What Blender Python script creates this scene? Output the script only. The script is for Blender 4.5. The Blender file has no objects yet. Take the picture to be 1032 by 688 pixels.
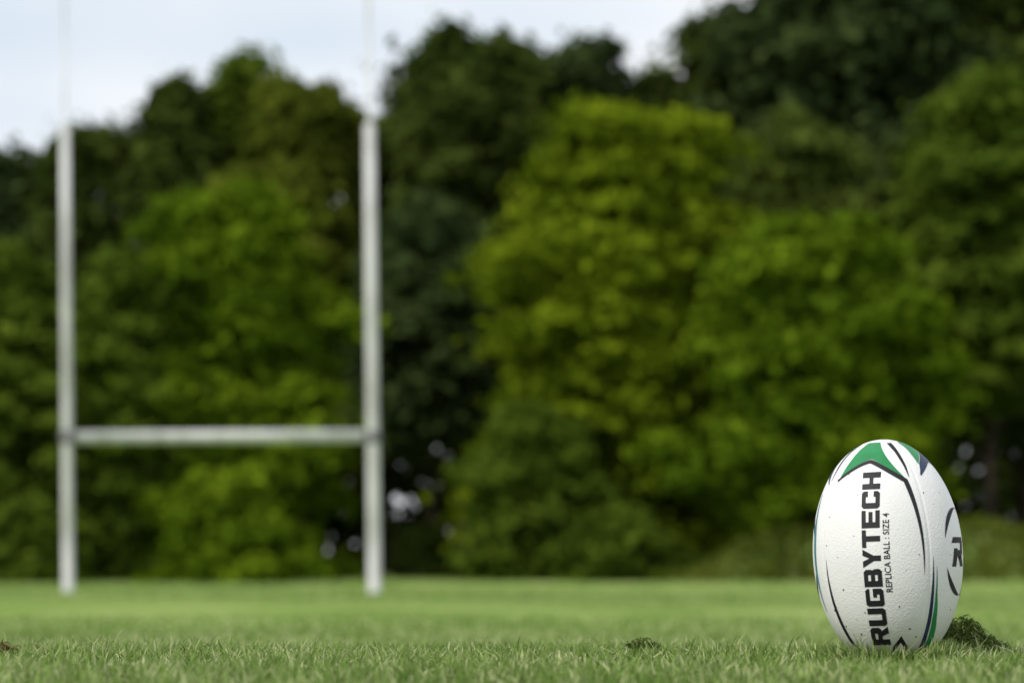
import bpy, bmesh, math, random
import numpy as np
from mathutils import Vector, Matrix, Euler
random.seed(4); rng = np.random.default_rng(11)
R = math.radians
scene = bpy.context.scene
C = scene.collection
scene.view_settings.view_transform = 'Standard'
scene.view_settings.look = 'None'
scene.view_settings.exposure = 0

# ------------------------------------------------------------------ camera
CAMZ = 0.10
FPX = 85/36*1032
TH = math.atan(243/FPX)
cam_d = bpy.data.cameras.new('camera'); cam = bpy.data.objects.new('camera', cam_d); C.objects.link(cam)
cam.location = (0, 0, CAMZ); cam.rotation_euler = (R(90)+TH, 0, 0)
cam_d.lens = 85; cam_d.sensor_width = 36; cam_d.clip_start = 0.05; cam_d.clip_end = 5000
cam_d.dof.use_dof = True; cam_d.dof.focus_distance = 2.93; cam_d.dof.aperture_fstop = 4.2
scene.camera = cam

def at(px, py, Y):
    dx = (px-516)/FPX; dy = (344-py)/FPX
    d = Vector((dx, math.cos(TH)-dy*math.sin(TH), math.sin(TH)+dy*math.cos(TH)))
    return Vector((0, 0, CAMZ)) + d*(Y/d.y)

def ground_z(y):
    return np.interp(y, [0, 3.3, 4.6, 10, 44, 52, 60, 75, 200, 3000],
                        [0, 0.0, -0.035, -0.085, -0.085, -0.02, 0.10, 0.35, 0.8, 2.0])

# ------------------------------------------------------------------ materials
def new_mat(name):
    m = bpy.data.materials.new(name); m.use_nodes = True
    nt = m.node_tree; nt.nodes.clear()
    out = nt.nodes.new('ShaderNodeOutputMaterial')
    return m, nt, out
def N(nt, t, **kw):
    n = nt.nodes.new(t)
    for k, v in kw.items():
        if k in n.inputs: n.inputs[k].default_value = v
        else: setattr(n, k, v)
    return n
def ramp(nt, stops):
    r = nt.nodes.new('ShaderNodeValToRGB'); e = r.color_ramp.elements
    while len(e) < len(stops): e.new(0.5)
    for i, (p, c) in enumerate(stops):
        e[i].position = p; e[i].color = (*c, 1)
    return r

def leaf_mat(name, dark, mid, light, trans=0.3):
    m, nt, out = new_mat(name)
    a = N(nt, 'ShaderNodeAttribute', attribute_name='tone')
    r = ramp(nt, [(0, dark), (0.5, mid), (1, light)])
    nt.links.new(a.outputs['Fac'], r.inputs[0])
    d = N(nt, 'ShaderNodeBsdfDiffuse'); t = N(nt, 'ShaderNodeBsdfTranslucent')
    nt.links.new(r.outputs[0], d.inputs[0]); nt.links.new(r.outputs[0], t.inputs[0])
    mx = N(nt, 'ShaderNodeMixShader'); mx.inputs[0].default_value = trans
    nt.links.new(d.outputs[0], mx.inputs[1]); nt.links.new(t.outputs[0], mx.inputs[2])
    nt.links.new(mx.outputs[0], out.inputs[0])
    return m
M = {}
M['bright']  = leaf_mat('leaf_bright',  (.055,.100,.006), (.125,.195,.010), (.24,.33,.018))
M['yellow']  = leaf_mat('leaf_yellow',  (.070,.108,.006), (.155,.218,.010), (.29,.35,.018))
M['mid']     = leaf_mat('leaf_mid',     (.045,.078,.009), (.095,.143,.015), (.16,.22,.025))
M['greyg']   = leaf_mat('leaf_grey',    (.050,.075,.015), (.112,.153,.027), (.18,.23,.04))
M['olive']   = leaf_mat('leaf_olive',   (.055,.072,.010), (.122,.150,.017), (.20,.23,.03))
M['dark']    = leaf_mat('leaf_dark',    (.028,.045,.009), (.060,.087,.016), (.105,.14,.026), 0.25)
M['teal']    = leaf_mat('leaf_teal',    (.026,.043,.015), (.052,.078,.024), (.088,.12,.036), 0.25)
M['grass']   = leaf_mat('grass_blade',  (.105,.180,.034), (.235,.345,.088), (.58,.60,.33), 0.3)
M['clump']   = leaf_mat('cut_grass',    (.04,.070,.014), (.10,.15,.035), (.28,.28,.12), 0.25)
M['dead']    = leaf_mat('dead_grass',   (.05,.035,.015), (.13,.09,.04), (.26,.22,.10), 0.2)
M['rough']   = leaf_mat('rough_grass',  (.045,.065,.010), (.10,.130,.018), (.19,.21,.04), 0.3)

def bark_mat():
    m, nt, out = new_mat('bark')
    tc = N(nt, 'ShaderNodeTexCoord'); n = N(nt, 'ShaderNodeTexNoise', Scale=6.0, Detail=6.0)
    nt.links.new(tc.outputs['Object'], n.inputs['Vector'])
    r = ramp(nt, [(.3, (.02,.016,.012)), (.7, (.07,.058,.042))])
    nt.links.new(n.outputs['Fac'], r.inputs[0])
    p = N(nt, 'ShaderNodeBsdfDiffuse')
    nt.links.new(r.outputs[0], p.inputs[0])
    b = N(nt, 'ShaderNodeBump', Strength=.6); nt.links.new(n.outputs['Fac'], b.inputs['Height'])
    nt.links.new(b.outputs[0], p.inputs['Normal']); nt.links.new(p.outputs[0], out.inputs[0])
    return m
M['bark'] = bark_mat()

def ground_mat():
    m, nt, out = new_mat('ground_grass')
    tc = N(nt, 'ShaderNodeTexCoord')
    n1 = N(nt, 'ShaderNodeTexNoise', Scale=.8, Detail=5.0)
    mp = N(nt, 'ShaderNodeMapping'); mp.inputs['Scale'].default_value = (1, .3, 1)
    n2 = N(nt, 'ShaderNodeTexNoise', Scale=9.0, Detail=8.0, Roughness=.7)
    nt.links.new(tc.outputs['Object'], mp.inputs[0]); nt.links.new(mp.outputs[0], n1.inputs['Vector'])
    nt.links.new(tc.outputs['Object'], n2.inputs['Vector'])
    mx = N(nt, 'ShaderNodeMix'); mx.data_type = 'FLOAT'; mx.inputs[0].default_value = .35
    nt.links.new(n1.outputs['Fac'], mx.inputs[2]); nt.links.new(n2.outputs['Fac'], mx.inputs[3])
    r = ramp(nt, [(.36, (.12,.185,.04)), (.5, (.20,.29,.075)), (.64, (.33,.39,.14))])
    nt.links.new(mx.outputs[0], r.inputs[0])
    sx = N(nt, 'ShaderNodeSeparateXYZ'); nt.links.new(tc.outputs['Object'], sx.inputs[0])
    mr = N(nt, 'ShaderNodeMapRange'); mr.inputs['From Min'].default_value = 3.5; mr.inputs['From Max'].default_value = 9
    nt.links.new(sx.outputs['Y'], mr.inputs['Value'])
    mc = N(nt, 'ShaderNodeMix'); mc.data_type = 'RGBA'
    mc.inputs[6].default_value = (.08, .11, .025, 1)
    nt.links.new(mr.outputs[0], mc.inputs[0]); nt.links.new(r.outputs[0], mc.inputs[7])
    p = N(nt, 'ShaderNodeBsdfDiffuse')
    nt.links.new(mc.outputs[2], p.inputs[0])
    b = N(nt, 'ShaderNodeBump', Strength=.8, Distance=.03); nt.links.new(n2.outputs['Fac'], b.inputs['Height'])
    nt.links.new(b.outputs[0], p.inputs['Normal']); nt.links.new(p.outputs[0], out.inputs[0])
    return m
M['ground'] = ground_mat()

def paint_mat():
    m, nt, out = new_mat('weathered_white_paint')
    tc = N(nt, 'ShaderNodeTexCoord')
    mp = N(nt, 'ShaderNodeMapping'); mp.inputs['Scale'].default_value = (3, 3, .8)
    n = N(nt, 'ShaderNodeTexNoise', Scale=1.2, Detail=4.0)
    nt.links.new(tc.outputs['Object'], mp.inputs[0]); nt.links.new(mp.outputs[0], n.inputs['Vector'])
    r = ramp(nt, [(.34, (.47,.47,.44)), (.5, (.58,.58,.56)), (.66, (.68,.68,.66))])
    nt.links.new(n.outputs['Fac'], r.inputs[0])
    p = N(nt, 'ShaderNodeBsdfPrincipled', Roughness=.45)
    nt.links.new(r.outputs[0], p.inputs['Base Color']); nt.links.new(p.outputs[0], out.inputs[0])
    return m
M['paint'] = paint_mat()
def plain(name, col, rough=.5):
    m, nt, out = new_mat(name)
    p = N(nt, 'ShaderNodeBsdfPrincipled', Roughness=rough)
    tc = N(nt, 'ShaderNodeTexCoord'); n = N(nt, 'ShaderNodeTexNoise', Scale=60.0, Detail=3.0)
    nt.links.new(tc.outputs['Object'], n.inputs['Vector'])
    r = ramp(nt, [(.3, tuple(c*.85 for c in col)), (.7, tuple(min(1, c*1.1) for c in col))])
    nt.links.new(n.outputs['Fac'], r.inputs[0]); nt.links.new(r.outputs[0], p.inputs['Base Color'])
    nt.links.new(p.outputs[0], out.inputs[0])
    return m
M['clamp'] = plain('dark_metal', (.16,.16,.17), .5)
M['ink'] = plain('black_print', (.006,.006,.009), .65)
M['navy'] = plain('navy_print', (.010,.025,.075), .5)
M['green'] = plain('green_print', (.010,.22,.065), .45)
M['teal_print'] = plain('teal_print', (.02,.20,.24), .42)
M['mud'] = plain('mud', (.12,.075,.035), .9)

def ball_mat():
    m, nt, out = new_mat('white_pebbled_rubber')
    tc = N(nt, 'ShaderNodeTexCoord')
    v = N(nt, 'ShaderNodeTexVoronoi', Scale=420.0)
    nt.links.new(tc.outputs['Object'], v.inputs['Vector'])
    n = N(nt, 'ShaderNodeTexNoise', Scale=14.0, Detail=7.0, Roughness=.7)
    nt.links.new(tc.outputs['Object'], n.inputs['Vector'])
    r = ramp(nt, [(.35, (.86,.85,.84)), (.62, (.82,.81,.79)), (.75, (.68,.65,.59))])
    nt.links.new(n.outputs['Fac'], r.inputs[0])
    n2 = N(nt, 'ShaderNodeTexNoise', Scale=150.0, Detail=2.0)
    nt.links.new(tc.outputs['Object'], n2.inputs['Vector'])
    r2 = ramp(nt, [(.745, (0,0,0)), (.785, (1,1,1))])
    nt.links.new(n2.outputs['Fac'], r2.inputs[0])
    sx = N(nt, 'ShaderNodeSeparateXYZ'); nt.links.new(tc.outputs['Object'], sx.inputs[0])
    mr = N(nt, 'ShaderNodeMapRange'); mr.inputs['From Min'].default_value = -.070; mr.inputs['From Max'].default_value = -.120
    nt.links.new(sx.outputs['Z'], mr.inputs['Value'])
    mm = N(nt, 'ShaderNodeMath', operation='MULTIPLY'); nt.links.new(mr.outputs[0], mm.inputs[0]); nt.links.new(n.outputs['Fac'], mm.inputs[1])
    m1 = N(nt, 'ShaderNodeMix'); m1.data_type = 'RGBA'; m1.inputs[7].default_value = (.30,.22,.13,1)
    nt.links.new(r2.outputs[0], m1.inputs[0]); nt.links.new(r.outputs[0], m1.inputs[6])
    m2 = N(nt, 'ShaderNodeMix'); m2.data_type = 'RGBA'; m2.inputs[7].default_value = (.35,.38,.2,1)
    nt.links.new(mm.outputs[0], m2.inputs[0]); nt.links.new(m1.outputs[2], m2.inputs[6])
    p = N(nt, 'ShaderNodeBsdfPrincipled', Roughness=.38)
    nt.links.new(m2.outputs[2], p.inputs['Base Color'])
    b = N(nt, 'ShaderNodeBump', Strength=.4, Distance=.0007); nt.links.new(v.outputs['Distance'], b.inputs['Height'])
    nt.links.new(b.outputs[0], p.inputs['Normal']); nt.links.new(p.outputs[0], out.inputs[0])
    return m
M['ball'] = ball_mat()

# ------------------------------------------------------------------ helpers
def mesh_np(name, verts, faces_flat, sizes, mat, parent=None, tone=None, smooth=False):
    me = bpy.data.meshes.new(name)
    nv = len(verts); me.vertices.add(nv); me.vertices.foreach_set('co', np.asarray(verts, np.float32).ravel())
    me.loops.add(len(faces_flat)); me.loops.foreach_set('vertex_index', np.asarray(faces_flat, np.int32))
    me.polygons.add(len(sizes)); st = np.concatenate([[0], np.cumsum(sizes)[:-1]]).astype(np.int32)
    me.polygons.foreach_set('loop_start', st); me.polygons.foreach_set('loop_total', np.asarray(sizes, np.int32))
    me.update(calc_edges=True)
    if tone is not None:
        at_ = me.attributes.new('tone', 'FLOAT', 'POINT'); at_.data.foreach_set('value', np.asarray(tone, np.float32))
    if smooth: me.polygons.foreach_set('use_smooth', [True]*len(sizes))
    me.materials.append(mat)
    o = bpy.data.objects.new(name, me); C.objects.link(o)
    if parent: o.parent = parent
    return o
def obj_bm(name, bm, mat, parent=None, smooth=True):
    me = bpy.data.meshes.new(name); bm.to_mesh(me); bm.free(); me.materials.append(mat)
    if smooth:
        for p in me.polygons: p.use_smooth = True
    o = bpy.data.objects.new(name, me); C.objects.link(o)
    if parent: o.parent = parent
    return o
def tag(o, label=None, cat=None, group=None, kind=None):
    if label: o['label'] = label
    if cat: o['category'] = cat
    if group: o['group'] = group
    if kind: o['kind'] = kind
    return o
def empty(name, loc, **kw):
    o = bpy.data.objects.new(name, None); C.objects.link(o); o.location = loc; o.empty_display_size = .2
    return tag(o, **kw)
def unit(v): return v/np.maximum(np.linalg.norm(v, axis=1, keepdims=True), 1e-9)

def leaves_mesh(name, P, Nn, size, tone, mat, parent=None):
    n = len(P); a = unit(np.cross(Nn, rng.normal(size=(n, 3)))); b = np.cross(Nn, a)
    s = size[:, None]
    w = rng.uniform(.45, .8, (n, 1))
    V = np.empty((n, 4, 3), np.float32)
    V[:, 0] = P - a*s; V[:, 1] = P + b*s*w + Nn*s*.12; V[:, 2] = P + a*s; V[:, 3] = P - b*s*w + Nn*s*.12
    return mesh_np(name, V.reshape(-1, 3), np.arange(n*4), np.full(n, 4), mat, parent, np.repeat(tone, 4))

def tube(bm, pts, rads, seg=10, cap=True):
    rings = []
    for i, p in enumerate(pts):
        p = Vector(p)
        d = (Vector(pts[min(i+1, len(pts)-1)]) - Vector(pts[max(i-1, 0)])).normalized()
        x = d.cross(Vector((.3, .9, .1))).normalized(); y = d.cross(x)
        rings.append([bm.verts.new(p + (x*math.cos(2*math.pi*k/seg) + y*math.sin(2*math.pi*k/seg))*rads[i]) for k in range(seg)])
    for A, B in zip(rings, rings[1:]):
        for k in range(seg):
            bm.faces.new((A[k], A[(k+1) % seg], B[(k+1) % seg], B[k]))
    if cap:
        bm.faces.new(rings[0]); bm.faces.new(rings[-1])

# ------------------------------------------------------------------ ground
ys = np.concatenate([np.linspace(-6, 3, 10), np.linspace(3.3, 12, 30), np.linspace(13, 80, 60), [100, 150, 300, 800, 2500]])
xs = np.concatenate([[-1500, -500, -150, -80], np.linspace(-50, 50, 61), [80, 150, 500, 1500]])
X, Y = np.meshgrid(xs, ys)
Z = ground_z(Y) + np.where(Y > 12, .03*np.sin(X*.21+Y*.13), 0)*np.where(Y < 90, 1, 0)
V = np.stack([X, Y, Z], -1).reshape(-1, 3); nx = len(xs); F = []
for j in range(len(ys)-1):
    for i in range(nx-1):
        F += [j*nx+i, j*nx+i+1, (j+1)*nx+i+1, (j+1)*nx+i]
g = mesh_np('ground', V, F, np.full(len(F)//4, 4), M['ground'], smooth=True); tag(g, kind='structure', label='mown green grass pitch running back to the trees')

# low grassy bank under the right hand trees
def bank_h(x, y):
    a = np.clip((x-3.0)/4.5, 0, 1); a = a*a*(3-2*a)
    b = np.clip((y-57.0)/3.2, 0, 1); b = b*b*(3-2*b)
    return a*b*(1.35+.12*np.sin(x*1.3)+.08*np.sin(x*3.1+y))
bx = np.linspace(2, 40, 96); by = np.linspace(56.5, 63, 24); X, Y = np.meshgrid(bx, by)
Z = ground_z(Y) - .06 + bank_h(X, Y)
V = np.stack([X, Y, Z], -1).reshape(-1, 3); F = []
for j in range(len(by)-1):
    for i in range(len(bx)-1): F += [j*96+i, j*96+i+1, (j+1)*96+i+1, (j+1)*96+i]
tag(mesh_np('bank', V, F, np.full(len(F)//4, 4), M['ground'], smooth=True), kind='structure', label='low rough grassy bank under the right hand trees')
n = 26000; x = rng.uniform(3.5, 24, n); y = rng.uniform(57, 62.5, n); hb = bank_h(x, y); k = hb > .1; x, y, hb = x[k], y[k], hb[k]; n = len(x)
P = np.stack([x, y, ground_z(y)-.06+hb+rng.uniform(0, .16, n)*(1+.6*np.sin(x*2.2))], -1)
o = leaves_mesh('rough_grass', P, unit(rng.normal(size=(n, 3))*[1, 1, .4]+[0, -.4, .4]), rng.uniform(.05, .12, n), np.clip(rng.normal(.45, .2, n)+.15*np.sin(x*1.7), 0, 1), M['rough'])
tag(o, 'long rough grass growing on the bank under the right hand trees', 'rough grass', kind='stuff')

K = 0.275/230
DB = K*FPX
BC = at(894.5, 558, DB)
# ------------------------------------------------------------------ grass
def blades(n, x0, x1, y0, y1, h0, h1, w, wedge=None, patch=1.0, straw=.13, leanf=.5, ring=None):
    x = rng.uniform(x0, x1, n); y = rng.uniform(y0, y1, n)
    if wedge: x = rng.uniform(-1, 1, n)*(wedge[0] + y*wedge[1])
    if ring:
        a = rng.uniform(0, 2*math.pi, n); rr = rng.uniform(ring[0], ring[1], n); x = BC.x+rr*np.cos(a); y = BC.y+rr*np.sin(a)
    k = (np.sin(x*23+1.3*np.sin(y*17)) * np.sin(y*19+1.7*np.sin(x*13)) + .6*np.sin(x*61+y*47))*.5
    k2 = np.sin(x*5.1+2*np.sin(y*2.3))*np.sin(x*2.7+1.1+y*3.1)
    d = np.hypot(x-BC.x, y-BC.y); keep = (d > .034) & ((rng.uniform(-1.3, 1, n) < k*patch+.35) | (ring is not None))
    x, y, k, k2 = x[keep], y[keep], k[keep], k2[keep]; n = len(x)
    h = rng.uniform(h0, h1, n)*(1+.26*k+.16*k2) * np.where(rng.random(n) < .06, 1.3, 1)
    ang = rng.uniform(0, 2*math.pi, n); lean = np.abs(rng.normal(0, leanf, n)) + .08
    if ring: ang = np.arctan2(y-BC.y, x-BC.x) + rng.normal(0, .9, n)
    dx, dy = np.cos(ang)*lean, np.sin(ang)*lean
    a2 = rng.uniform(0, math.pi, n); ww = w*rng.uniform(.5, 1.5, n); wx, wy = np.cos(a2)*ww*.5, np.sin(a2)*ww*.5
    b = np.stack([x, y, ground_z(y)-.002], -1)
    m = b + np.stack([dx*h*.4, dy*h*.4, h*.6], -1); t = b + np.stack([dx*h*1.2, dy*h*1.2, h*np.maximum(.35, 1-.25*lean**2)], -1)
    W = np.stack([wx, wy, 0*wx], -1)
    V = np.empty((n, 5, 3), np.float32)
    V[:, 0] = b-W; V[:, 1] = b+W; V[:, 2] = m+W*.8; V[:, 3] = m-W*.8; V[:, 4] = t
    i = np.arange(n)[:, None]*5
    f = np.concatenate([i+[[0, 1, 2, 3]], i+[[3, 2, 4]]], 1).ravel()
    sz = np.tile([4, 3], n)
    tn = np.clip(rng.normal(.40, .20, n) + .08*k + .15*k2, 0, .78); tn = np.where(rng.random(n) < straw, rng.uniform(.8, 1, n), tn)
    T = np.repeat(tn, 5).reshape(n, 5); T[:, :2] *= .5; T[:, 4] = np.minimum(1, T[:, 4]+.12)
    return V.reshape(-1, 3), f, sz, T.ravel()
parts = [blades(28000, -1.3, 1.5, 1.2, 2.3, .013, .026, .0028),
         blades(90000, -1.2, 1.5, 2.3, 3.7, .013, .028, .0025, patch=1.4, straw=.11),
         blades(2600, -1.2, 1.5, 2.3, 3.7, .022, .033, .0034, straw=.3, leanf=.8),
         blades(2200, -1.2, 1.5, 2.3, 3.7, .02, .03, .003, straw=.6, leanf=1.8),
         blades(1800, 0, 0, 0, 0, .024, .036, .0026, ring=(.036, .085), leanf=.35),
         blades(70000, 0, 0, 3.7, 8, .014, .028, .0042, (.5, .32)),
         blades(50000, 0, 0, 8, 24, .018, .034, .011, (.5, .32)),
         blades(40000, 0, 0, 24, 62, .02, .045, .035, (.5, .32))]
Vs, Fs, Ss, Ts, off = [], [], [], [], 0
for v, f, s, t in parts:
    Vs.append(v); Fs.append(f+off); Ss.append(s); Ts.append(t); off += len(v)
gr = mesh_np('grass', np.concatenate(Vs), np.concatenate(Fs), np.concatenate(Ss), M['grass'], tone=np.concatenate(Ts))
tag(gr, 'short mown grass blades covering the pitch', 'grass', kind='stuff')

def clump(px, Yd, wid, hei, n, label, blen=.03, mat='clump', skew=.9, lift=.012, bw=.0011):
    c = at(px, 600, Yd); z0 = float(ground_z(Yd))
    r = np.sqrt(rng.random(n)); a = rng.uniform(0, 2*math.pi, n)
    x = r*np.cos(a)*wid*.5; y = r*np.sin(a)*wid*.4
    top = hei*np.clip(1-r**1.8, 0, 1)*(1-skew*x/wid)*(1+.22*np.sin(x*190)+.12*np.sin(x*410+1)); z = rng.random(n)**.6*top + .004
    d = unit(rng.normal(size=(n, 3))*[1, 1, .4]); L = rng.uniform(.35, 1, (n, 1))*blen
    side = unit(np.cross(d, rng.normal(size=(n, 3))))*bw
    P = np.stack([x, y, z], -1)
    mid = P + d*L*.5 + np.array([0, 0, .002]); tip = P + d*L + np.array([0, 0, -.004])
    V = np.empty((n, 5, 3)); V[:, 0] = P-side; V[:, 1] = P+side; V[:, 2] = mid+side; V[:, 3] = mid-side; V[:, 4] = tip
    i = np.arange(n)[:, None]*5; f = np.concatenate([i+[[0, 1, 2, 3]], i+[[3, 2, 4]]], 1).ravel()
    t = np.clip(rng.normal(.45, .27, n), 0, 1)
    o = mesh_np('grass_clump', V.reshape(-1, 3), f, np.tile([4, 3], n), M[mat], tone=np.repeat(t, 5))
    o.location = (c.x, Yd, z0+lift)
    tag(o, label, 'grass clump')
clump(970, 3.08, .105, .038, 2600, 'green clump of torn grass heaped against the right side of the ball', .017, skew=1.0, bw=.0010)
clump(648, 3.18, .048, .010, 140, 'small loose tuft of grass on the turf left of the ball', .018)
clump(1, 3.05, .035, .009, 90, 'small brown patch of dead grass at the left edge of the photo', .018, 'dead')

# ------------------------------------------------------------------ rugby ball
al = math.atan2(-BC.x, BC.y)
rot = Euler((0, R(-2.0), al), 'XYZ'); RM = rot.to_matrix()
A_PX, B_PX = 115.0, 74.5
base = BC - RM @ Vector((0, 0, A_PX*K))
ball = empty('rugby_ball', base, label='white rugby ball with black lettering and green swooshes standing on end in the grass', cat='rugby ball')
ball.rotation_euler = rot
def rad(t): return B_PX*max(1e-6, 1-abs(t/A_PX)**2.0)**.5
def SP(az, t, off=0.0):
    """surface point; az in degrees from the side facing the viewer, t in units of K up from the middle"""
    r = rad(t); a = R(az)
    n = Vector((math.sin(a)*r/B_PX**2, -math.cos(a)*r/B_PX**2, t/A_PX**2)).normalized()
    return Vector((r*math.sin(a)*K, -r*math.cos(a)*K, (t+A_PX)*K)) + n*off
PC = -12.0
NA, NT = 360, 150
bm = bmesh.new(); rows = []
for j in range(1, NT):
    t = -A_PX*math.cos(math.pi*j/NT); row = []
    for i in range(NA):
        az = i*360/NA
        dd = ((az-PC-45+45) % 90)-45; w = dd*rad(t)*math.pi/180
        off = -.0011*math.exp(-(w/1.0)**2)
        row.append(bm.verts.new(SP(az, t, off)))
    rows.append(row)
b0 = bm.verts.new(SP(0, -A_PX)); b1 = bm.verts.new(SP(0, A_PX))
for P_, Q in zip(rows, rows[1:]):
    for i in range(NA):
        bm.faces.new((P_[i], P_[(i+1) % NA], Q[(i+1) % NA], Q[i]))
for i in range(NA):
    bm.faces.new((b0, rows[0][(i+1) % NA], rows[0][i])); bm.faces.new((b1, rows[-1][i], rows[-1][(i+1) % NA]))
bmesh.ops.translate(bm, verts=bm.verts, vec=(0, 0, -A_PX*K))
body = obj_bm('ball_body', bm, M['ball'], ball); body.location = (0, 0, A_PX*K)

OFF = .0004
def strip(bm, center, rows_, off=OFF, step=2.0, nz=8):
    T = sorted(rows_); lo, hi = T[0][0], T[-1][0]; tt = [r[0] for r in T]
    n = max(2, int((hi-lo)/step)+1); prev = None
    for t in np.linspace(lo, hi, n):
        a0 = float(np.interp(t, tt, [r[1] for r in T])); a1 = float(np.interp(t, tt, [r[2] for r in T]))
        cur = [bm.verts.new(SP(center+a0+(a1-a0)*k/nz, t, off)) for k in range(nz+1)]
        if prev:
            for k in range(nz): bm.faces.new((prev[k], prev[k+1], cur[k+1], cur[k]))
        prev = cur
def flatshape(bm, polys, fn, step=2.5):
    """polys in a flat (u, v) plane, cut on a grid, then wrapped on the ball with fn(u, v)"""
    b = bmesh.new()
    for p in polys:
        b.faces.new([b.verts.new((x, y, 0)) for x, y in p])
    us = [v.co.x for v in b.verts]; vs_ = [v.co.y for v in b.verts]
    for ax, arr in ((0, us), (1, vs_)):
        q = math.floor(min(arr)/step)*step + step
        while q < max(arr):
            co = [0, 0, 0]; co[ax] = q; no = [0, 0, 0]; no[ax] = 1
            bmesh.ops.bisect_plane(b, geom=b.verts[:]+b.edges[:]+b.faces[:], plane_co=co, plane_no=no)
            q += step
    mp = {v: bm.verts.new(fn(v.co.x, v.co.y)) for v in b.verts}
    for f in b.faces: bm.faces.new([mp[v] for v in f.verts])
    b.free()
def mark(name, mat, fill):
    b = bmesh.new(); fill(b)
    bmesh.ops.remove_doubles(b, verts=b.verts, dist=1e-6)
    return obj_bm(name, b, M[mat], ball)
def arch(b, c, a0, a1, low, high, n=40):
    prev = None
    for k in range(n+1):
        a = a0+(a1-a0)*k/n; lo = low(a); hi = max(lo+.05, high(a))
        cur = [b.verts.new(SP(c+a, lo+(hi-lo)*q/10, OFF)) for q in range(11)]
        if prev:
            for q in range(10): b.faces.new((prev[q], cur[q], cur[q+1], prev[q+1]))
        prev = cur
low_r = lambda a: 93.5-16*abs((a+3)/34)**1.5 if a < -3 else 93.5-20*abs((a+3)/36)**1.25
hi_g = lambda a: (111 if a > -29 else 111-(111-low_r(-38))*((-29-a)/9)**1.1) if a < 0 else (111 if a < 8 else 111-(111-low_r(32)-.5)*((a-8)/24)**.85)
for q in range(4):
    c = PC + 90*q; even = q % 2 == 0; dk = 'ink' if even else 'navy'
    mark('green_marking', 'green', lambda b: arch(b, c, -38 if even else -33, 32, low_r if even else (lambda a: low_r(a)+7), hi_g))
    def sweep(b):
        prev = None; path = []
        for k in range(31):
            a = -40+k*(73/30); path.append((a, low_r(a)-2.0-1.0*k/30, 2.6+2.4*k/30))
        x0, y0, w0 = path[-1]
        for k in range(1, 26):
            f = k/25; path.append((x0+(40.2-x0)*(1-(1-f)**2.6), y0+(-22-y0)*f, w0*(1-f)**.8+.25))
        for k, (a, t, w) in enumerate(path):
            aa, ta, _ = path[max(k-1, 0)]; ab, tb, _ = path[min(k+1, len(path)-1)]
            sc = rad(t)*math.pi/180; dx, dy = (ab-aa)*sc, tb-ta; l = math.hypot(dx, dy) or 1
            nx_, ny_ = -dy/l*w/2/sc, dx/l*w/2
            cur = [b.verts.new(SP(c+a-nx_, t-ny_, OFF)), b.verts.new(SP(c+a, t, OFF)), b.verts.new(SP(c+a+nx_, t+ny_, OFF))]
            if prev:
                for q_ in range(2): b.faces.new((prev[q_], cur[q_], cur[q_+1], prev[q_+1]))
            prev = cur
    if even: mark('dark_marking', dk, sweep)
    else: mark('navy_marking', dk, lambda b: arch(b, c, -38, 36, lambda a: low_r(a)-4+2*abs(a)/36, lambda a: min(low_r(a)+6.2, hi_g(a)) if a > -31 else low_r(a)+6.2*(a+38)/7))
    mark('dark_marking', dk, lambda b: strip(b, c, [(74, 37.2, 37.7), (85, 35.5, 38.5), (100, 31, 37), (110, 24, 36)]))
    mark('dark_marking', dk, lambda b: strip(b, c, [(-4, -41.9, -41.7), (-20, -42.4, -41.2), (-45, -43, -40), (-80, -42.5, -37.5), (-100, -42, -34), (-112, -42, -28)]))
    if not even:
        mark('green_marking', 'green', lambda b: strip(b, c, [(-14, -38.6, -38.4), (-40, -38.5, -36.8), (-65, -37.5, -32), (-90, -34, -24), (-104, -30, -6)]))
        mark('teal_marking', 'teal_print', lambda b: strip(b, c, [(62, 24.5, 25.5), (20, 26, 31), (-20, 27, 31), (-55, 29, 30)]))
    else:
        mark('dark_marking', 'ink', lambda b: flatshape(b, [[(-7, -91), (0, -80.5), (0, -87), (-7, -96)], [(0, -80.5), (7, -91), (7, -96), (0, -87)]],
                  lambda u, v: SP(c+22+math.degrees(u/rad(v)), v, OFF)))

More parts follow.
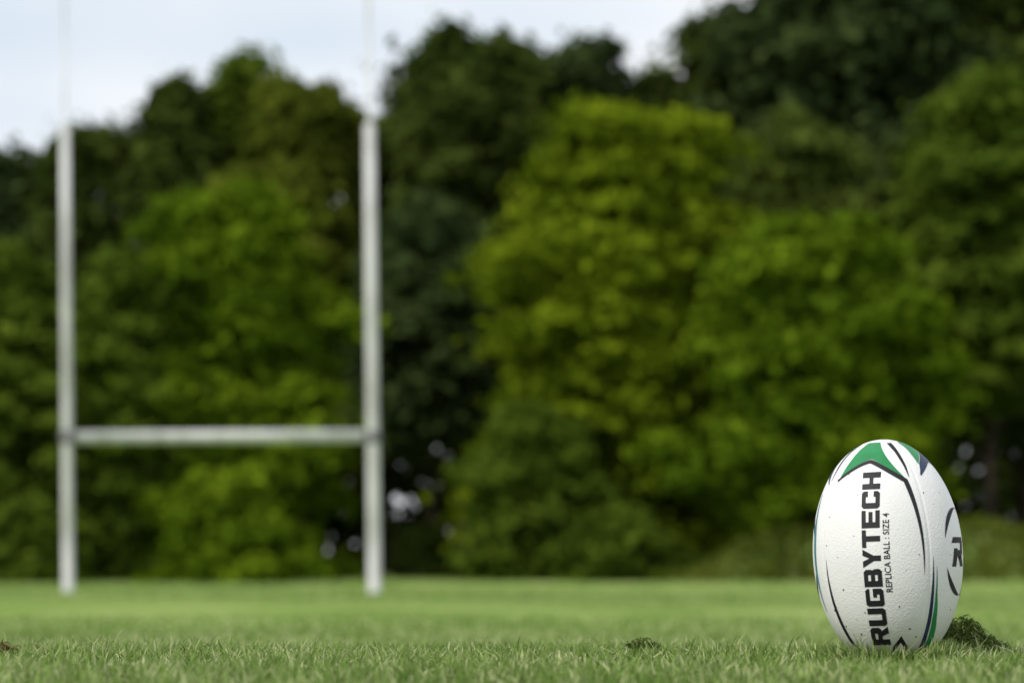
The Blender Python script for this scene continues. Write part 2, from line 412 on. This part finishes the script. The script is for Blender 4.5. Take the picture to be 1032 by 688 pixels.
L = {
'R': [[(0,0),(.24,0),(.24,1),(0,1)], [(.24,.8),(1,.8),(1,.88),(.87,1),(.24,1)], [(.76,.6),(1,.6),(1,.8),(.76,.8)], [(.24,.38),(.88,.38),(1,.5),(1,.6),(.24,.6)], [(.76,0),(1.04,0),(.84,.38),(.5,.38)]],
'U': [[(0,.2),(.24,.2),(.24,1),(0,1)], [(.12,0),(.88,0),(1,.12),(1,.2),(0,.2),(0,.12)], [(.76,.2),(1,.2),(1,1),(.76,1)]],
'G': [[(0,.8),(1,.8),(1,.88),(.88,1),(.12,1),(0,.88)], [(0,.2),(.24,.2),(.24,.8),(0,.8)], [(.12,0),(.88,0),(1,.12),(1,.2),(0,.2),(0,.12)], [(.76,.2),(1,.2),(1,.57),(.76,.57)], [(.5,.38),(.76,.38),(.76,.57),(.5,.57)]],
'B': [[(0,0),(.24,0),(.24,1),(0,1)], [(.24,.8),(.97,.8),(.97,.88),(.85,1),(.24,1)], [(.74,.6),(.97,.6),(.97,.8),(.74,.8)], [(.24,.4),(1,.4),(.93,.5),(.97,.6),(.24,.6)], [(.76,.2),(1,.2),(1,.4),(.76,.4)], [(.24,0),(.88,0),(1,.12),(1,.2),(.24,.2)]],
'Y': [[(.38,.4),(.5,.4),(.5,.62),(.28,1),(-.02,1)], [(.5,.4),(.62,.4),(1.02,1),(.72,1),(.5,.62)], [(.38,0),(.62,0),(.62,.4),(.38,.4)]],
'T': [[(0,.8),(1,.8),(1,1),(0,1)], [(.36,0),(.64,0),(.64,.8),(.36,.8)]],
'E': [[(0,0),(.24,0),(.24,1),(0,1)], [(.24,.8),(1,.8),(1,1),(.24,1)], [(.24,.4),(.92,.4),(.92,.6),(.24,.6)], [(.24,0),(1,0),(1,.2),(.24,.2)]],
'C': [[(0,.8),(1,.8),(1,.88),(.88,1),(.12,1),(0,.88)], [(0,.2),(.24,.2),(.24,.8),(0,.8)], [(.12,0),(.88,0),(1,.12),(1,.2),(0,.2),(0,.12)], [(.76,.66),(1,.66),(1,.8),(.76,.8)], [(.76,.2),(1,.2),(1,.34),(.76,.34)]],
'H': [[(0,0),(.24,0),(.24,1),(0,1)], [(.76,0),(1,0),(1,1),(.76,1)], [(.24,.4),(.76,.4),(.76,.6),(.24,.6)]]}
UX, UF = [-.02, 0, .12, .24, .36, .38, .62, .64, .76, .88, 1, 1.04], [-.02, 0, .12, .33, .34, .345, .655, .66, .67, .88, 1, 1.04]
VX, VF = [0, .12, .2, .38, .4, .6, .8, .88, 1], [0, .12, .235, .375, .39, .61, .765, .88, 1]
hv = lambda p: [(float(np.interp(u, UX, UF)), float(np.interp(v, VX, VF))) for u, v in p]
for q in (0, 2):
    c = PC + 90*q
    CAP = 18.0; T0, ADV, LW = -89.0, 19.0, 17.2
    for i, ch in enumerate('RUGBYTECH'):
        bm = bmesh.new()
        polys = [[(T0+i*ADV+u*LW, v*CAP) for u, v in hv(p)] for p in L[ch]]
        flatshape(bm, polys, lambda u, v: SP(c+math.degrees((CAP/2-v)/rad(u)), u, OFF), 2.5)
        obj_bm('letter', bm, M['ink'], ball)
    cu = bpy.data.curves.new('small', 'FONT'); cu.body = 'REPLICA BALL : SIZE 4'; cu.size = 8.6; cu.space_character = 1.04; cu.offset = .12; cu.resolution_u = 4
    to = bpy.data.objects.new('small', cu); C.objects.link(to)
    me = bpy.data.meshes.new_from_object(to.evaluated_get(bpy.context.evaluated_depsgraph_get()))
    bpy.data.objects.remove(to)
    wd = max(v.co.x for v in me.vertices); sc = 77/wd
    for v in me.vertices:
        u = -38+v.co.x*sc; s = 17.8 - v.co.y
        v.co = SP(c+math.degrees(s/rad(u)), u, OFF)
    me.name = 'small_lettering'; me.materials.append(M['ink'])
    so = bpy.data.objects.new('small_lettering', me); C.objects.link(so); so.parent = ball
for q in (1, 3):
    c = PC + 90*q
    fn = lambda u, v: SP(c+math.degrees(u/rad(v)), v, OFF)
    def arc(b, a0, a1, wmax=5.2):
        n = 26; prev = None
        for k in range(n+1):
            f = k/n; a = R(a0+(a1-a0)*f); w = .3+wmax*math.sin(math.pi*f)
            cur = [b.verts.new(fn((38+s*w/2)*math.cos(a), (43+s*w/2)*math.sin(a))) for s in (-1, 1)]
            if prev: b.faces.new((prev[0], prev[1], cur[1], cur[0]))
            prev = cur
    for a0, a1 in ((92, 162), (202, 268), (-88, -18), (22, 88)):
        mark('emblem_arc', 'ink', lambda b: arc(b, a0, a1))
    # slanted heavy R with a long top stroke reaching out to the left
    Rr = [[(0,0),(.34,0),(.34,.62),(0,.62)], [(-.22,.80),(.9,.80),(1,.86),(.86,1),(-.12,1)], [(.64,.56),(1,.56),(1,.86),(.9,.80),(.64,.80)], [(.34,.34),(.86,.34),(1,.46),(1,.56),(.34,.56)], [(.40,.34),(.86,.34),(1.25,0),(.82,0)]]
    mark('emblem_letter', 'ink', lambda b: flatshape(b, [[(-27+u*24+v*7, -15+v*29) for u, v in p] for p in Rr], fn, 2.5))
for (px, py, s) in [(858,478,1.1),(838,520,.8),(851,592,1.0),(846,560,.7),(930,500,.8),(905,610,1.0),(872,615,.9),(862,540,.6),(915,632,1.3),(925,560,.7),(842,612,1.1),(902,478,.6),(866,500,.6),(921,640,1.2),(868,636,1.2),(955,615,.9),(912,575,.6),(835,548,.7),(946,500,.6),(853,628,1.0)]:
    t = 558-py; x = px-894.5+t*.035; r = rad(t); az = math.degrees(math.asin(max(-.98, min(.98, x/r))))
    bm = bmesh.new()
    n = 8; cc = bm.verts.new(SP(az, t, .0007)); ring = []
    for k in range(n):
        a = 2*math.pi*k/n; rr = s*random.uniform(.6, 1.2)
        ring.append(bm.verts.new(SP(az+math.degrees(rr*math.cos(a)/r), t+rr*math.sin(a), .0002)))
    for k in range(n): bm.faces.new((cc, ring[k], ring[(k+1) % n]))
    obj_bm('mud_spot', bm, M['mud'], ball)

# ------------------------------------------------------------------ goal posts
YG = 44.3
gl = at(68.5, 597, YG); grt = at(378, 595, YG)
zb = float(ground_z(YG))
goal = empty('rugby_goal', ((gl.x+grt.x)/2, YG, zb), label='tall white H shaped rugby goal standing in front of the trees', cat='goal posts')
def rel(v): return Vector(v) - goal.location
for (bx_, bt, tx, w0, w1) in ((68.8, 597, 64.3, .094, .022), (377.6, 595, 370.3, .114, .032)):
    b_ = at(bx_, bt, YG); t_ = at(tx, -60, YG); b_.z = zb-.05
    ps = lambda f: b_.lerp(t_, f)
    hm = (at(0, 125, YG).z-b_.z)/(t_.z-b_.z); bm = bmesh.new()
    fs = [0, .1, .25, .45, hm-.001]
    tube(bm, [rel(ps(f)) for f in fs], [w0*(1-.2*f) for f in fs], 24)
    fs = [hm, .9, 1.0]
    tube(bm, [rel(ps(f)) for f in fs], [w1, w1*.97, w1*.94], 24)
    up = obj_bm('upright', bm, M['paint'], goal)
    bm = bmesh.new(); h3 = (at(0, 440, YG).z-b_.z)/(t_.z-b_.z)
    e = .11/(t_.z-b_.z)
    tube(bm, [rel(ps(h3-e)), rel(ps(h3-e*.8)), rel(ps(h3+e*.8)), rel(ps(h3+e))], [w0+.012, w0+.03, w0+.03, w0+.012], 24)
    obj_bm('collar', bm, M['clamp'], goal)
cl = at(68+8, 440.5, YG); cr = at(375-8, 439, YG)
bm = bmesh.new(); tube(bm, [rel(cl), rel(cl.lerp(cr, .5)), rel(cr)], [.112]*3, 24)
obj_bm('crossbar', bm, M['paint'], goal)

# ------------------------------------------------------------------ trees
def tree(name, px, top, bot, wpx, D, mat, label, cat='tree', shape='round', nC=80, per=260, leaf=.2, seed=0, depth=.8, flat=.6, rcs=1.0, fill=.16, tk=1.0):
    r_ = np.random.default_rng(seed*7+3)
    f = FPX/D
    zt = at(px, top, D).z; z0 = max(float(ground_z(D)), at(px, bot, D).z); gx = at(px, 500, D).x
    W = wpx/f/2; H = zt-z0; gz = float(ground_z(D))
    root = empty(name, (gx, D, gz), label=label, cat=cat)
    def prof(h):
        if shape == 'round': return max(.05, math.sin(math.pi*(h*.80+.17)))**.75
        if shape == 'broad': return max(.05, 1-abs(h*1.25-.32)**2.6)**.6
        if shape == 'cone': return (1-h)**.7*.95+.08
        if shape == 'shrub': return max(.08, math.cos(h*math.pi/2))**.5
        return max(.05, 1-abs(h*1.5-.6)**2.4)**.5
    cs = []
    while len(cs) < nC:
        h = r_.random(); pr = prof(h)
        a = r_.uniform(0, 2*math.pi); q = r_.uniform(.45, 1)**.6 if r_.random() < .75 else r_.uniform(0, .6)
        lob = 1+.20*math.sin(3*a+seed)+.15*math.sin(h*11+seed*2+a)
        x = math.cos(a)*q*pr*W*lob; y = math.sin(a)*q*pr*W*depth*lob
        rc = r_.uniform(.11, .24)*W**.75*1.25*rcs
        if shape == 'cone': rc *= .85
        x = x*(1-.35*rc/W)
        cs.append((x, y, h*(H-rc*.5), rc, r_.uniform(-.26, .26)))
    P, Nn, T, S = [], [], [], []
    for (x, y, z, rc, tn) in cs:
        n = int(per*r_.uniform(.7, 1.3))
        d = unit(r_.normal(size=(n, 3))+[0, 0, .3]); rr = (.3+.85*r_.random((n, 1))**.85)
        rr *= 1+.3*np.sin(d[:, :1]*7+x*3)*np.sin(d[:, 1:2]*6+z*3)
        stray = r_.random((n, 1)) < .20; rr = np.where(stray, rr*1.6, rr)
        p = d*rr*rc*np.array([1.15, 1.15, flat]); p[:, 2] -= .25*rc*(d[:, 0]**2+d[:, 1]**2)*rr[:, 0]
        P.append(p+[x, y, z]); Nn.append(unit(d*.6+[0, 0, .4]+r_.normal(size=(n, 3))*.6))
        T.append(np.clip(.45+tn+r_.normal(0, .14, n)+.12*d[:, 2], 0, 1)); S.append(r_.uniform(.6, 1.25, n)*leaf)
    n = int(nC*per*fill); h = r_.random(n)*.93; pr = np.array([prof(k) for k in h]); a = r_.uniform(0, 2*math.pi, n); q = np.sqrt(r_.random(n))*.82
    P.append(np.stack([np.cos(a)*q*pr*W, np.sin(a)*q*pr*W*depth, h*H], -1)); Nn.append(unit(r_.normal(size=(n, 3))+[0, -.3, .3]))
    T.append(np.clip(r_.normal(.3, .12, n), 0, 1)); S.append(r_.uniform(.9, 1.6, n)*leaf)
    P = np.concatenate(P); P[:, 2] += z0-gz; P[:, 2] = np.maximum(P[:, 2], .03)
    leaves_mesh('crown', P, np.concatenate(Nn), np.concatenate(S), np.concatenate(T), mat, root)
    bm = bmesh.new(); hh = (z0-gz)+H*.72; tr = (.022*hh+.05)*tk
    pts = []; wob = r_.normal(0, .02*hh, (7, 2))
    for i in range(7):
        q = i/6; pts.append((wob[i, 0]*q, wob[i, 1]*q, hh*q-.05))
    tube(bm, pts, [tr*(1.35 if i == 0 else 1-.8*i/6) for i in range(7)], 9)
    for k in range(9):
        x, y, z, rc, _ = cs[r_.integers(len(cs))]; z += z0-gz
        q = min(.95, max(.18, (z*.62)/hh)); i = int(q*6); s = Vector(pts[i]).lerp(Vector(pts[min(6, i+1)]), q*6-i)
        e = Vector((x*.85, y*.85, z)); m_ = s.lerp(e, .5)+Vector((0, 0, -.04*hh*r_.random()))
        tube(bm, [s, m_, e], [tr*.38*(1-q*.4), tr*.2*(1-q*.4), .015], 6)
    obj_bm('trunk', bm, M['bark'], root)
    return root
B, Mi = M['dark'], M['mid']
bk = dict(flat=.8, rcs=1.25)
tree('dark_tree', -15, 150, 480, 210, 86, M['teal'], 'dark bluish tree behind, cut by the left edge of the photo', seed=1, nC=95, per=180, leaf=.26, **bk)
tree('dark_tree', 90, 120, 480, 170, 84, B, 'narrow dark tree rising behind the left goal upright', seed=2, nC=100, per=180, leaf=.24, shape='tall', **bk)
tree('dark_tree', 172, 80, 520, 170, 82, B, 'dark pointed tree just right of the left goal upright', seed=53, nC=120, per=170, leaf=.23, shape='cone', fill=.2, **bk)
tree('green_tree', 240, 54, 520, 190, 83, Mi, 'tallest pointed tree seen between the goal uprights', seed=54, nC=130, per=170, leaf=.23, shape='cone', fill=.2, **bk)
tree('olive_tree', 308, 78, 470, 150, 80, M['olive'], 'yellowish olive tree just left of the right goal upright', seed=5, nC=105, per=180, leaf=.23, shape='tall', **bk)
tree('dark_tree', 388, 118, 430, 110, 86, B, 'dark slim tree directly behind the right goal upright', seed=6, nC=75, per=180, leaf=.26, shape='tall', **bk)
tree('dark_tree', 470, 28, 430, 190, 80, B, 'tall dark tree right of the goal with domed top against the sky', seed=7, nC=150, per=190, leaf=.25, shape='tall', **bk)
tree('dark_tree', 580, 38, 480, 200, 82, M['teal'], 'dark tree behind the tall bright yellow green tree', seed=8, nC=140, per=190, leaf=.25, shape='tall', **bk)
tree('dark_tree', 668, 78, 480, 170, 84, B, 'lower dark tree top in the dip of the skyline right of centre', seed=9, nC=110, per=180, leaf=.25, shape='tall', **bk)
tree('dark_tree', 745, 4, 480, 150, 78, B, 'dark tree at the left shoulder of the highest trees', seed=10, nC=130, per=190, leaf=.24, shape='tall', **bk)
tree('dark_tree', 868, -150, 430, 290, 76, M['teal'], 'huge dark tree rising out of the top of the photo above the ball', seed=11, nC=230, per=200, leaf=.26, shape='tall', flat=.8, rcs=1.2)
tree('dark_tree', 1035, -170, 430, 290, 77, B, 'huge dark tree at the top right corner of the photo', seed=12, nC=220, per=200, leaf=.26, shape='tall', flat=.8, rcs=1.2)
tree('dark_tree', 436, 205, 435, 190, 74, M['teal'], 'dark shaded tree between the right goal upright and the bright tree', seed=13, nC=120, per=190, leaf=.23, tk=.45, **bk)
ft = dict(flat=.45, rcs=1.15)
tree('leafy_tree', 5, 238, 585, 200, 66, Mi, 'mid green tree at the left edge behind the left goal upright', seed=20, nC=100, per=250, leaf=.17, **ft)
tree('leafy_tree', 130, 245, 590, 170, 64, Mi, 'green tree just right of the left goal upright below the darker skyline', seed=21, nC=90, per=250, leaf=.17, **ft)
tree('leafy_tree', 226, 182, 585, 248, 65, M['bright'], 'bright green rounded tree filling the space between the goal uprights', seed=22, nC=160, per=260, leaf=.17, shape='broad', **ft)
tree('leafy_tree', 628, 104, 585, 310, 66, M['yellow'], 'tall bright yellow green tree right of centre', seed=33, nC=220, per=260, leaf=.17, shape='broad', **ft)
tree('leafy_tree', 800, 112, 520, 220, 70, M['greyg'], 'greyish green tree behind and above the bright spreading tree', seed=24, nC=130, per=240, leaf=.18, shape='broad', **ft)
tree('leafy_tree', 825, 216, 575, 270, 62, M['bright'], 'bright spreading green tree directly above and left of the ball', seed=35, nC=160, per=260, leaf=.17, shape='broad', **ft)
tree('leafy_tree', 1000, 72, 410, 230, 68, Mi, 'green tree at the right edge above the ball', seed=26, nC=130, per=250, leaf=.18, tk=.6, **ft)
tree('leafy_tree', 535, 400, 588, 150, 62, M['mid'], 'low green tree at the left foot of the tall yellow green tree', seed=27, nC=60, per=240, leaf=.16, **ft)
sh = [(30, 500, 120, 61, 'mid', 'dark green shrub at the foot of the left goal upright'),
      (230, 470, 170, 60, 'bright', 'leafy green shrub under the middle of the crossbar'),
      (432, 528, 70, 66, 'dark', 'low dark shrub in the shade just right of the right goal upright'),
      (620, 510, 170, 60.5, 'mid', 'green shrub at the foot of the tall yellow green tree')]
for i, (px, top, w, D, m_, lab) in enumerate(sh):
    tree('shrub', px, top, 600, w, D, M[m_], lab, 'shrub', 'shrub', nC=46, per=220, leaf=.13, seed=40+i, depth=.6)
n = 60000; px = rng.uniform(-700, 1700, n)
D = rng.uniform(90, 97, n); x = (px-516)/FPX*D
hmax = 13*(.8+.2*np.sin(px*.02))
z = rng.random(n)*hmax
keep = np.ones(n, bool)
for (hx, hy, ax, ay) in ((402, 508, 13, 11), (445, 452, 9, 12), (432, 484, 8, 8), (392, 470, 8, 9), (456, 470, 7, 8), (960, 445, 10, 14), (985, 432, 7, 8), (932, 468, 7, 8)):
    e = np.hypot((px-hx)/ax, ((587-z*25.8-12)-hy)/ay) + .35*np.sin(px*.9+z*5)
    keep &= ~((e < 1) & (rng.random(n) < .66))
px, D, x, z = px[keep], D[keep], x[keep], z[keep]; n = len(px)
P = np.stack([x, D, z+ground_z(D)], -1)
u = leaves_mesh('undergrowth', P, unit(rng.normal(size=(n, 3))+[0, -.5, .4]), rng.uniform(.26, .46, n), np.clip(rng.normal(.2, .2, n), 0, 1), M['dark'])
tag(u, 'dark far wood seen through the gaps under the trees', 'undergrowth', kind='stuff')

# ------------------------------------------------------------------ light
SUN_EL, SUN_AZ = R(44), R(-125)
sd = Vector((math.sin(SUN_AZ)*math.cos(SUN_EL), math.cos(SUN_AZ)*math.cos(SUN_EL), math.sin(SUN_EL)))
ld = bpy.data.lights.new('sun', 'SUN'); lo = bpy.data.objects.new('sun', ld); C.objects.link(lo)
ld.energy = 2.6; ld.angle = R(6); ld.color = (1, .95, .87)
lo.rotation_euler = sd.to_track_quat('Z', 'Y').to_euler()
w = bpy.data.worlds.new('World'); scene.world = w; w.use_nodes = True
nt = w.node_tree; nt.nodes.clear()
out = N(nt, 'ShaderNodeOutputWorld'); bg = N(nt, 'ShaderNodeBackground'); bg.inputs[1].default_value = .1
sky = N(nt, 'ShaderNodeTexSky'); sky.sky_type = 'NISHITA'; sky.sun_disc = False; sky.sun_elevation = SUN_EL; sky.sun_rotation = SUN_AZ
tc = N(nt, 'ShaderNodeTexCoord'); mp = N(nt, 'ShaderNodeMapping'); mp.inputs['Scale'].default_value = (1, 1, 2.2)
nz = N(nt, 'ShaderNodeTexNoise', Scale=5.0, Detail=2.5, Roughness=.45)
nt.links.new(tc.outputs['Generated'], mp.inputs[0]); nt.links.new(mp.outputs[0], nz.inputs['Vector'])
fr = ramp(nt, [(.2, (.85,.85,.85)), (.5, (1,1,1))]); nt.links.new(nz.outputs['Fac'], fr.inputs[0])
cr_ = ramp(nt, [(.36, (7.6,8.5,9.5)), (.60, (9.6,9.8,10.1))]); nt.links.new(nz.outputs['Fac'], cr_.inputs[0])
mx = N(nt, 'ShaderNodeMix'); mx.data_type = 'RGBA'
nt.links.new(fr.outputs[0], mx.inputs[0]); nt.links.new(sky.outputs[0], mx.inputs[6]); nt.links.new(cr_.outputs[0], mx.inputs[7])
nt.links.new(mx.outputs[2], bg.inputs[0]); nt.links.new(bg.outputs[0], out.inputs[0])
